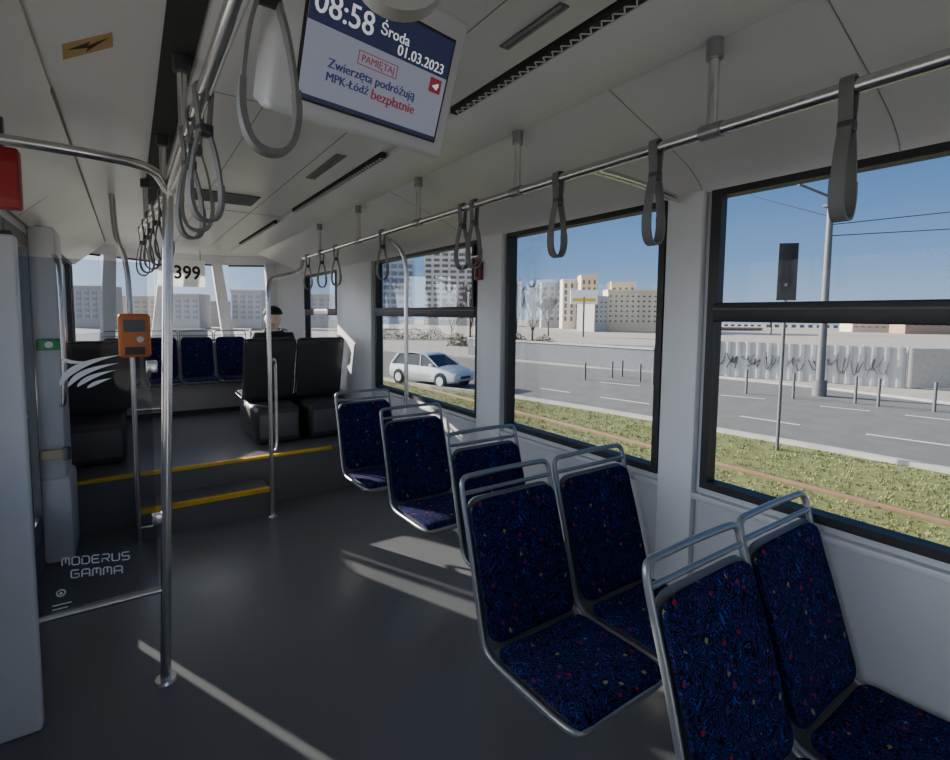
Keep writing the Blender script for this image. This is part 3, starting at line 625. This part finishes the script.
for v in t.verts:
    x, y, z = v.co; sx = .090*(1-.22*max(0, -z)**1.5); y2 = .098*y*(1-.1*max(0, -z)); z2 = .125*z
    if y < -.8 and abs(x) < .3 and -.35 < z < .15: y2 -= .018*(1-abs(x)/.3)*(1-abs(z+.15)/.3)
    if y < -.5 and .02 < z < .25 and .2 < abs(x) < .6: y2 += .006
    if y < -.5 and z < -.75: y2 -= .008
    v.co = V((x*sx, y2, z2+hz))+V((0, -.03, 0))
bm_.merge(t)
for sgn in (-1, 1): bm_.ball((.087*sgn, -.02, hz-.005), .022, (.4, .7, 1.2), 8)
bm_.build('body', 'skin', pe)
for sgn in (-1, 1):
    MB().ball((.032*sgn, -.117, hz+.008), .007, (1.3, .5, .6), 8).build('eye', 'ink', pe); MB().box(.032*sgn-.014, .032*sgn+.014, -.123, -.116, hz+.026, hz+.029).build('eyebrow', 'bark', pe)
MB().ball((0, -.116, hz-.062), .016, (1.1, .35, .2), 10).build('mouth', 'darkred', pe)
mb = MB(); t = bmesh.new(); bmesh.ops.create_uvsphere(t, u_segments=24, v_segments=16, radius=1)
for v in t.verts:
    z = v.co.z; v.co = V((v.co.x*.106, v.co.y*.112, max(0.0, z)*.100+hz+.065))+V((0, -.012, 0))
mb.merge(t); mb.build('beanie', 'coat', pe); MB().tube([(math.cos(k*.2992)*.098, math.sin(k*.2992)*.106-.014, hz+.070) for k in range(21)], .013, 8, True).build('beanie_cuff', 'coat', pe)
VS2, ES2 = VS[:4], ES[:3]; RS2 = [.18, .17, .17, .085]
for sgn in (-1, 1):
    b = len(VS2); VS2 = VS2+[(.165*sgn, 0, .92), (.23*sgn, -.02, .69), (.14*sgn, -.19, .575)]; ES2 = ES2+[(3, b), (b, b+1), (b+1, b+2)]; RS2 = RS2+[.09, .07, .055]
MB().addmesh(skin(VS2, ES2, RS2)).build('coat', 'coat', pe)
MB().tube([(math.cos(k*.2992)*.095, math.sin(k*.2992)*.08+.0, .985-.02*math.sin(-k*.2992)) for k in range(21)], .026, 8, True).build('collar', 'coat', pe)
VS3 = [(0, 0, .50)]; ES3 = []; RS3 = [.15]
for sgn in (-1, 1): b = len(VS3); VS3 += [(.09*sgn, -.02, .50), (.11*sgn, -.40, .505), (.11*sgn, -.42, .12)]; ES3 += [(0, b), (b, b+1), (b+1, b+2)]; RS3 += [.10, .075, .055]
MB().addmesh(skin(VS3, ES3, RS3)).build('trousers', 'trouser', pe)
for sgn in (-1, 1): MB().ball((.11*sgn, -.48, .045), .05, (.9, 2.2, .9), 12).build('shoe', 'ink', pe)

# ------------------------------------------------------------------ outside
far = 260
gnd = struct(MB().face([(-far, -far, GZ-.02), (far, -far, GZ-.02), (far, far, GZ-.02), (-far, far, GZ-.02)]).build('ground', 'paving'))
near = [(950, 474), (830, 452), (705, 430), (600, 412), (507, 397), (430, 388), (380, 380)]
NP = [V((13.2, -30, GZ))]+[G(u, v) for u, v in near]; d = (NP[-1]-NP[-3]).normalized(); NP.append(NP[-1]+d*60)
fa = [(950, 405), (830, 390), (705, 377), (600, 369), (507, 361), (430, 355), (380, 351)]
FP = [V((23.5, -30, GZ))]+[G(u, v) for u, v in fa]; d2 = (FP[-1]-FP[-3]).normalized(); FP.append(FP[-1]+d2*60)
gm = MB()
for i in range(len(NP)-1): gm.face([(2.3, NP[i].y, GZ), (NP[i].x, NP[i].y, GZ), (NP[i+1].x, NP[i+1].y, GZ), (2.3 if i < len(NP)-2 else -12, NP[i+1].y, GZ)])
struct(gm.build('ground', 'grass'))
rm = MB()
for i in range(len(NP)-1): rm.face([NP[i]+V((0, 0, .01)), FP[i]+V((0, 0, .01)), FP[i+1]+V((0, 0, .01)), NP[i+1]+V((0, 0, .01))])
road = struct(rm.build('road', 'asphalt'))
km = MB()
for P_, o_ in ((NP, .15), (FP, -.0)):
    for i in range(len(P_)-1): km.prism([P_[i], P_[i]+V((.15, 0, 0)), P_[i+1]+V((.15, 0, 0)), P_[i+1]], (0, 0, .1))
struct(km.build('kerb', 'concrete', smooth=False))
def mark(u0, v0, u1, v1, w):
    a, b = G(u0, v0, GZ+.02), G(u1, v1, GZ+.02); n = (b-a).normalized().cross(V((0, 0, 1)))*w
    MB().face([a-n, b-n, b+n, a+n]).build('lane_marking', 'lanem', road)
for m_ in ((866, 434, 960, 447), (740, 416, 800, 425), (600, 397, 650, 404), (540, 388, 570, 392.5), (720, 395, 765, 399), (820, 406, 870, 411), (905, 415, 950, 420), (600, 382, 640, 386)): mark(*m_, .07)
for x in (8.0, 9.44):
    o = MB().box(x-.035, x+.035, -20, 45, GZ, GZ+.08, .01).build('track_rail', 'rust', origin=(x, 0, GZ)); tag(o, 'rusty tram rail in the grass, %s the windows' % ('nearer to' if x < 9 else 'farther from'), 'rail')
gb = MB(); n = 0
while n < 18000:
    x = random.uniform(4.5, 12.8); y = random.uniform(-1, 22)
    lim = NP[-1].x
    for i in range(len(NP)-1):
        if NP[i].y <= y <= NP[i+1].y: f_ = (y-NP[i].y)/(NP[i+1].y-NP[i].y); lim = NP[i].x+(NP[i+1].x-NP[i].x)*f_
    n += 1
    if x > lim-.1 or abs(x-8) < .12 or abs(x-9.44) < .12: continue
    h = random.uniform(.02, .06); a = random.uniform(0, 6.28); w = .012; dx, dy = math.cos(a)*w, math.sin(a)*w
    for k in range(2):
        ox, oy = random.uniform(-.07, .07), random.uniform(-.07, .07)
        gb.face([(x+ox-dx, y+oy-dy, GZ), (x+ox+dx, y+oy+dy, GZ), (x+ox+random.uniform(-.03, .03), y+oy+random.uniform(-.03, .03), GZ+h)])
tag(gb.build('grass', 'blade', origin=(8, 8, GZ), smooth=False), 'rough green and straw coloured grass on the strip beside the tram', 'grass', kind='stuff')
cc = G(431, 384); ang = math.atan2(-.95, .30)
car = thing('car', (cc.x, cc.y, GZ+.01), 'silver hatchback car driving on the road beyond the grass', 'car', rz=ang); car.scale = (.88, .88, .90)
stat = [(-2.10, .45, .80, .62), (-2.05, .30, .95, .78), (-1.7, .24, .98, .84), (-1.0, .22, .97, .86), (0, .22, .96, .87), (.9, .22, .95, .86), (1.35, .22, .90, .85), (1.8, .24, .80, .81), (2.05, .30, .70, .72), (2.13, .40, .58, .58)]
mb = MB(); rings = []
for (x, z0, z1, hw) in stat:
    ring = []
    for (fy, fz) in ((-.9, 0), (-1, .15), (-1.0, .55), (-.93, .9), (-.8, 1), (0, 1.04), (.8, 1), (.93, .9), (1.0, .55), (1, .15), (.9, 0)):
        ring.append(mb.bm.verts.new((x, fy*hw, z0+(z1-z0)*fz)))
    rings.append(ring)
for i in range(len(rings)-1):
    for k in range(11): mb.bm.faces.new((rings[i][k], rings[i][(k+1) % 11], rings[i+1][(k+1) % 11], rings[i+1][k]))
mb.bm.faces.new(rings[0]); mb.bm.faces.new(rings[-1][::-1]); mb.build('car_body', 'silver', car)
def frus(x0, x1, X0, X1, w0, w1, z0, z1, name, m):
    b = [(x0, -w0, z0), (x1, -w0, z0), (x1, w0, z0), (x0, w0, z0)]; t_ = [(X0, -w1, z1), (X1, -w1, z1), (X1, w1, z1), (X0, w1, z1)]
    q_ = MB(); bv = [q_.bm.verts.new(p) for p in b]; tv = [q_.bm.verts.new(p) for p in t_]; q_.bm.faces.new(bv); q_.bm.faces.new(tv)
    for i in range(4): q_.bm.faces.new((bv[i], bv[(i+1) % 4], tv[(i+1) % 4], tv[i]))
    return q_.build(name, m, car, smooth=False)
frus(-1.98, 1.12, -1.55, .25, .78, .62, .93, 1.40, 'car_window', 'carglass')
mb = MB(); pr = [(a.y, a.z) for a in chaikin([(0, -1.66, 1.36), (0, -1.50, 1.44), (0, -.7, 1.50), (0, .05, 1.46), (0, .32, 1.38)], 2)]
mb.sheet(pr, .63, .05, -.02, 6, .06); bmesh.ops.rotate(mb.bm, cent=(0, 0, 0), matrix=Matrix.Rotation(-math.pi/2, 3, 'Z'), verts=mb.bm.verts); mb.build('car_roof', 'silver', car)
for sy in (-1, 1):
    for xb, xt in ((1.14, .27), (.05, -.05), (-.95, -.9), (-1.85, -1.5)): MB().tube([(xb, .79*sy, .92), (xt, .63*sy, 1.41)], .03 if xb > -1 else .07, 6).build('window_pillar', 'silver', car)
    for x in (-1.32, 1.35):
        MB().cyl((x, .80*sy, .33), .36, .075*sy, 'Y', 24).build('wheel_arch', 'ink', car)
        w_ = MB().cyl((x, .70*sy, .31), .31, .19*sy, 'Y', 24).build('wheel', 'tyre', car); MB().cyl((x, .885*sy, .31), .2, .02*sy, 'Y').build('hub_cap', 'lamp', w_)
    MB().box(1.92, 2.10, .5*sy-.16, .5*sy+.2, .56, .70, .03).build('headlamp', 'lamp', car)
    MB().box(.75, .9, .9*sy-.06, .9*sy+.06, .93, 1.05, .02).build('wing_mirror', 'silver', car)
MB().box(2.08, 2.15, -.35, .35, .42, .54, .01).build('grille', 'ink', car)
# fence
FA, FB = G(712, 375), G(905, 388); FD = (FB-FA); FL = FD.length; fd = FD.normalized(); fn = V((fd.y, -fd.x, 0));
if fn.dot(CAM-FA) < 0: fn = -fn
fe = thing('sheet_fence', FA, 'grey corrugated sheet fence covered with black graffiti beyond the road', 'fence')
pts = []; k = 0; s_ = 0
while s_ < FL: pts.append(fd*s_+fn*(.025 if (k//2) % 2 else 0)); s_ += .11; k += 1
mb = MB(); hT = 1.72
for i in range(len(pts)-1): mb.face([pts[i], pts[i+1], pts[i+1]+V((0, 0, hT)), pts[i]+V((0, 0, hT))])
mb.build('fence_sheet', 'fence', fe, smooth=False)
for i in range(6): q0 = fd*(FL*i/5)-fn*.08; MB().box(q0.x-.05, q0.x+.05, q0.y-.05, q0.y+.05, 0, hT+.05).build('fence_post', 'concrete', fe)
rg_ = random.Random(11)
for j in range(14):
    s0 = .015+.92*j/14+rg_.uniform(-.012, .012); ww_ = rg_.uniform(.04, .085); hh_ = rg_.choice((.5, .8, 1.1, 1.3)); z0_ = rg_.uniform(.12, max(.13, 1.5-hh_)); mb = MB(); rr = rg_.choice((.009, .013, .02))
    for ln in range(rg_.choice((1, 2, 2))):
        m_ = rg_.randint(4, 7); ph_ = rg_.uniform(0, 6); st1 = rg_.uniform(1.6, 2.9); pl = []
        for i in range(m_):
            f_ = i/(m_-1); lx = f_*.75+.25*math.cos(ph_+i*st1)+.12; ly = .5+.46*math.sin(ph_+i*st1*1.15)+rg_.uniform(-.06, .06); pl.append(fd*(FL*(s0+ww_*lx))+fn*.045+V((0, 0, z0_+hh_*ly)))
        mb.tube(chaikin(pl, 2), rr, 5)
    mb.build('graffiti_tag', 'graf', fe)
fp = thing('plain_fence', FB+V((.15, -.1, 0)), 'beige slab fence continuing right of the graffiti fence', 'fence'); E = V((9, -6.5, 0))
mb = MB(); en = E.normalized()
for i in range(5):
    a = E*(i/5); b = E*((i+.96)/5); nn_ = V((en.y, -en.x, 0))*.08; mb.prism([a, b, b+nn_, a+nn_], (0, 0, 1.7))
mb.build('slab_panel', 'fence2', fp, smooth=False)
def post(name, u, v, h, r_, label, cat, m='metalpole', group=None):
    b = G(u, v); o = MB().cyl((0, 0, 0), r_, h, 'Z', 10).build(name, m); o.location = b; tag(o, label, cat, group); return o
for i, (u, v) in enumerate(((746, 394), (793, 399), (855, 404), (878, 407), (934, 412))):
    post('street_bollard', u, v, .95, .045, ['thin dark bollard at the left end of the graffiti fence', 'thin dark bollard just right of the road sign post', 'thin dark bollard between the tall pole and its right neighbour', 'thin dark bollard before the right part of the graffiti fence', 'rightmost thin dark bollard before the plain beige fence'][i], 'bollard', group='bollards along the pavement')
for i, (u, v) in enumerate(((585, 380), (612, 378), (622, 377), (640, 382), (653, 385))):
    post('street_bollard', u, v, .8, .05, '%s small bollard from the left beyond the road in the middle window' % ['first', 'second', 'third', 'fourth', 'fifth'][i], 'bollard', group='bollards in the middle window')
b = G(777, 450); sg = thing('road_sign', b, 'dark rectangular road sign on a thin post, seen from behind', 'road sign')
hh = onX(781, 245, b.x).z-GZ
MB().cyl((0, 0, 0), .035, hh, 'Z', 10).build('sign_post', 'metalpole', sg)
MB().box(-.04, -.02, -.19, .19, hh-1.2, hh+.02, .01, Matrix.Rotation(.7, 4, 'Z')).build('sign_board', 'ink', sg); MB().box(-.06, .04, -.05, .05, hh-.9, hh-.84).build('sign_clamp', 'metalpole', sg)
b = G(819, 396); tp = thing('utility_pole', b, 'tall grey pole carrying overhead wires beyond the road', 'utility pole'); hh = onX(829, 192, b.x).z-GZ
MB().cyl((0, 0, 0), .15, hh, 'Z', 12, r2=.10).build('pole_shaft', 'metalpole', tp); MB().cyl((0, 0, 0), .24, .6, 'Z', 12).build('pole_foot', 'metalpole', tp)
MB().box(-.2, .2, -.2, .2, hh-.55, hh-.47).build('pole_band', 'metalpole', tp); MB().tube([(0, 0, hh-.2), (-1.2, .6, hh+.2)], .05, 6).build('pole_arm', 'metalpole', tp)
tb = b+V((0, 0, hh))
for (u, v, t_, dz, lb) in ((715, 178, 30, -.9, 'overhead wire running left from the tall pole'), (1050, 190, 22, -1.2, 'overhead wire running right from the tall pole'), (1050, 212, 22, -1.6, 'lower overhead wire running right from the tall pole')):
    e = atT(u, v, t_); o = MB().tube([tb+V((0, 0, dz)), tb.lerp(e, .5)+V((0, 0, dz*.5-.25)), e], .018, 5).build('overhead_wire', 'ink', origin=tb); tag(o, lb, 'wire')
def building(name, u0, u1, vt, t, m, label, rows, cols, wm='bglass', dep=4, ww=.55, wh=.55, cat='building', roof=None, twist=0):
    a, b_ = atT(u0, 330, t), atT(u1, 330, t+twist); top = atT((u0+u1)/2, vt, t+twist/2).z; a.z = b_.z = GZ
    d_ = b_-a; L = d_.length; dx = d_.normalized(); n = V((-dx.y, dx.x, 0))
    if n.dot(a-CAM) < 0: n = -n
    H = top-GZ; o = thing(name, a, label, cat); fr = MB()
    fr.prism([V((0, 0, 0)), d_, d_+n*dep, n*dep], (0, 0, H)); fr.build('facade', m, o, smooth=False)
    MB().prism([-dx*.1-n*.2, d_+dx*.1-n*.2, d_+n*dep, n*dep], (0, 0, .4)).build('roof_edge', roof or m, o, smooth=False).location = (0, 0, H)
    cw, ch = L/cols, (H-2)/rows; proto = None
    for r_ in range(rows):
        for c_ in range(cols):
            p0 = dx*(cw*(c_+.5))-n*.06; p0.z = 1.6+ch*(r_+.5)
            if proto is None:
                e = dx*cw*ww/2; proto = MB().prism([-e-V((0, 0, ch*wh/2)), e-V((0, 0, ch*wh/2)), e+V((0, 0, ch*wh/2)), -e+V((0, 0, ch*wh/2))], n*.08).build('window', wm, o, smooth=False); w = proto
            else: w = proto.copy(); C.objects.link(w); w.parent = o
            w.location = p0
    return o
building('office_block', 607, 668, 292, 100, 'bbeige', 'beige office block with rows of dark windows at the right of the middle window', 6, 11, ww=.35, wh=.35)
building('office_block', 610, 634, 284, 108, 'bbeige', 'taller beige storey rising behind the beige office block', 6, 4, ww=.4, wh=.4)
building('office_block', 594, 607, 298, 96, 'bwhite', 'narrow side wing at the left end of the beige office block', 5, 3, ww=.35, wh=.35, twist=3)
building('office_block', 580, 596, 277, 112, 'bbeige', 'tall beige stair tower between the side wing and the white block', 6, 3, ww=.35, wh=.6)
building('office_block', 562, 580, 281, 117, 'bwhite', 'white block between the beige stair tower and the narrow grey block', 6, 3, ww=.4, wh=.7)
building('office_block', 541, 562, 284, 126, 'bgrey', 'narrow grey block left of the white block', 6, 3, ww=.4)
building('office_block', 528, 542, 318, 134, 'bbeige', 'lowest small beige block beside the bare trees', 3, 2, ww=.4)
building('tower_block', 424, 482, 251, 150, 'bwhite', 'tall pale tower block seen in the far left split window', 12, 7, ww=.7, wh=.5)
building('tower_block', 383, 413, 262, 155, 'bblue', 'bluish tower block left of the tall pale tower', 8, 4, ww=.8, wh=.6)
building('low_building', 716, 762, 329, 120, 'bbrown', 'low brown building above the left end of the graffiti fence', 2, 7)
building('low_building', 764, 848, 333, 135, 'bgrey', 'low grey building behind the tall pole', 2, 10)
building('low_building', 852, 901, 326, 115, 'bbeige', 'low beige building behind the right end of the graffiti fence', 2, 7)
building('low_building', 905, 965, 322, 104, 'bbrown', 'low brown building behind the plain beige fence', 2, 8)
building('distant_building', 60, 108, 288, 90, 'bwhite', 'pale building seen through the left rear side window', 5, 6, 'wpale')
building('distant_building', 118, 158, 298, 100, 'bwhite', 'pale building seen left of the number plate', 4, 5, 'wpale')
building('distant_building', 166, 200, 296, 92, 'bwhite', 'pale building seen through the middle rear window', 4, 4, 'wpale')
building('distant_building', 204, 222, 303, 106, 'bgrey', 'low grey building right of the pale one in the middle rear window', 3, 3, 'wpale')
building('distant_building', 232, 262, 292, 98, 'bwhite', 'pale building seen through the right rear corner window', 5, 4, 'wpale')
building('distant_building', 302, 342, 296, 106, 'bwhite', 'pale building seen through the last side window on the right', 5, 5, 'wpale')
a, b_ = G(655, 371), G(470, 354); w0 = thing('long_wall', a, 'long low blue grey wall across the middle window beyond the road', 'wall'); d_ = b_-a
n_ = V((-d_.y, d_.x, 0)).normalized()*.2; mb = MB(); mb.prism([V((0, 0, 0)), d_, d_+n_, n_], (0, 0, 1.15)); mb.build('wall_body', 'slate', w0, smooth=False)
mb = MB(); mb.prism([-n_*.3, d_-n_*.3, d_+n_*1.3, n_*1.3], (0, 0, .1)); c_ = mb.build('wall_coping', 'concrete', w0, smooth=False); c_.location = (0, 0, 1.15)
bp_ = atT(584, 297, 70); bb = thing('billboard', (bp_.x, bp_.y, GZ), 'small pale billboard on a post before the white block', 'billboard', rz=-.6)
hz_ = bp_.z-GZ; MB().cyl((0, 0, 0), .15, hz_, 'Z', 8).build('post', 'metalpole', bb); MB().box(-1.9, 1.9, -.1, .1, hz_-1, hz_+1).build('board', 'sign', bb); MB().box(-1.6, 1.6, -.13, -.1, hz_-.6, hz_-.2).build('board_stripe', 'yellow', bb)
def tree(u, v, t, h, label, sd):
    rnd = random.Random(sd); b = atT(u, v, t); b.z = GZ; o = thing('bare_tree', b, label, 'tree', 'bare trees beyond the road')
    tr_ = MB(); tw = MB()
    def br(p, d_, L, r_, lev):
        e = p+d_*L; m = p.lerp(e, .5)+V((rnd.uniform(-1, 1), rnd.uniform(-1, 1), rnd.uniform(-.3, .3)))*L*.06
        (tr_ if lev < 1 else tw).tube([p, m, e], r_, 5 if lev < 2 else 3, r2=r_*.6)
        if lev < 5:
            for k in range(4 if lev == 0 else 3):
                nd = (d_+V((rnd.uniform(-1, 1), rnd.uniform(-1, 1), rnd.uniform(0, .9)))*.62).normalized(); br(p.lerp(e, rnd.uniform(.5, 1)), nd, L*rnd.uniform(.66, .84), max(.03, r_*.6), lev+1)
    br(V((0, 0, 0)), V((0, 0, 1)), h*.34, h*.022, 0)
    tr_.build('trunk', 'bark', o); tw.build('branches', 'bark', o)
for i, (u, t_, h) in enumerate(((516, 48, 7.2), (532, 56, 7), (470, 60, 7), (548, 75, 6.5), (770, 95, 6), (452, 58, 5.5))):
    tree(u, 350, t_, h, ['tallest bare tree at the left edge of the middle window', 'bare tree just right of the tallest one in the middle window', 'bare tree in front of the tall pale tower', 'small bare tree before the narrow grey block', 'small bare tree on the skyline by the road sign', 'small bare tree left of the one before the pale tower'][i], i+3)
def bush(u, v, t, w_, h_, label):
    b = atT(u, v, t); b.z = GZ; rnd = random.Random(int(u)); mb = MB()
    for k in range(3200):
        a_ = rnd.uniform(0, 6.283); rr = math.sqrt(rnd.random()); x = math.cos(a_)*rr*w_; y = math.sin(a_)*rr*1.2
        top = h_*(1-.5*rr*rr)*(.75+.25*math.sin(x*2.3+u)); z = rnd.uniform(.0, 1)*top; p_ = V((x, y, z)); s_ = .11
        mb.face([p_+V((rnd.uniform(-s_, s_), rnd.uniform(-s_, s_), rnd.uniform(-s_, s_))) for q_ in range(3)])
    o = mb.build('bush', 'bush', smooth=False); o.location = b; o.rotation_euler = (0, 0, -.6); tag(o, label, 'bush')
bush(525, 350, 45, 3.4, 1.5, 'brown bush left of the long low wall'); bush(478, 350, 48, 3, 1.8, 'brown bush behind the silver car'); bush(400, 350, 60, 7, 1.9, 'brown hedge far behind the silver car')

# ------------------------------------------------------------------ light
SD = V((-.43, .90, 0)).normalized()*math.cos(math.radians(17))+V((0, 0, math.sin(math.radians(17))))
sl = bpy.data.lights.new('sun', 'SUN'); so_ = bpy.data.objects.new('sun', sl); C.objects.link(so_); sl.energy = 17; sl.angle = .009; sl.color = (1, .91, .79); so_.rotation_euler = SD.to_track_quat('Z', 'Y').to_euler()
w = bpy.data.worlds.new('world'); bpy.context.scene.world = w; w.use_nodes = True; n = w.node_tree; L = n.links.new; bg = n.nodes['Background']
tc = n.nodes.new('ShaderNodeTexCoord'); sx = n.nodes.new('ShaderNodeSeparateXYZ'); L(tc.outputs['Generated'], sx.inputs[0])
rp = n.nodes.new('ShaderNodeValToRGB'); e = rp.color_ramp.elements; e[0].position = 0; e[0].color = (.46, .61, .83, 1); e[1].position = 1; e[1].color = (.05, .12, .34, 1)
for pos, c in ((.10, (.24, .43, .77, 1)), (.28, (.09, .23, .55, 1)), (.6, (.06, .16, .42, 1))): x = e.new(pos); x.color = c
L(sx.outputs['Z'], rp.inputs['Fac'])
dt = n.nodes.new('ShaderNodeVectorMath'); dt.operation = 'DOT_PRODUCT'; L(tc.outputs['Generated'], dt.inputs[0]); dt.inputs[1].default_value = V((-.84, .50, .22)).normalized()  # broad sky glow added to the left, out of view, to brighten the interior
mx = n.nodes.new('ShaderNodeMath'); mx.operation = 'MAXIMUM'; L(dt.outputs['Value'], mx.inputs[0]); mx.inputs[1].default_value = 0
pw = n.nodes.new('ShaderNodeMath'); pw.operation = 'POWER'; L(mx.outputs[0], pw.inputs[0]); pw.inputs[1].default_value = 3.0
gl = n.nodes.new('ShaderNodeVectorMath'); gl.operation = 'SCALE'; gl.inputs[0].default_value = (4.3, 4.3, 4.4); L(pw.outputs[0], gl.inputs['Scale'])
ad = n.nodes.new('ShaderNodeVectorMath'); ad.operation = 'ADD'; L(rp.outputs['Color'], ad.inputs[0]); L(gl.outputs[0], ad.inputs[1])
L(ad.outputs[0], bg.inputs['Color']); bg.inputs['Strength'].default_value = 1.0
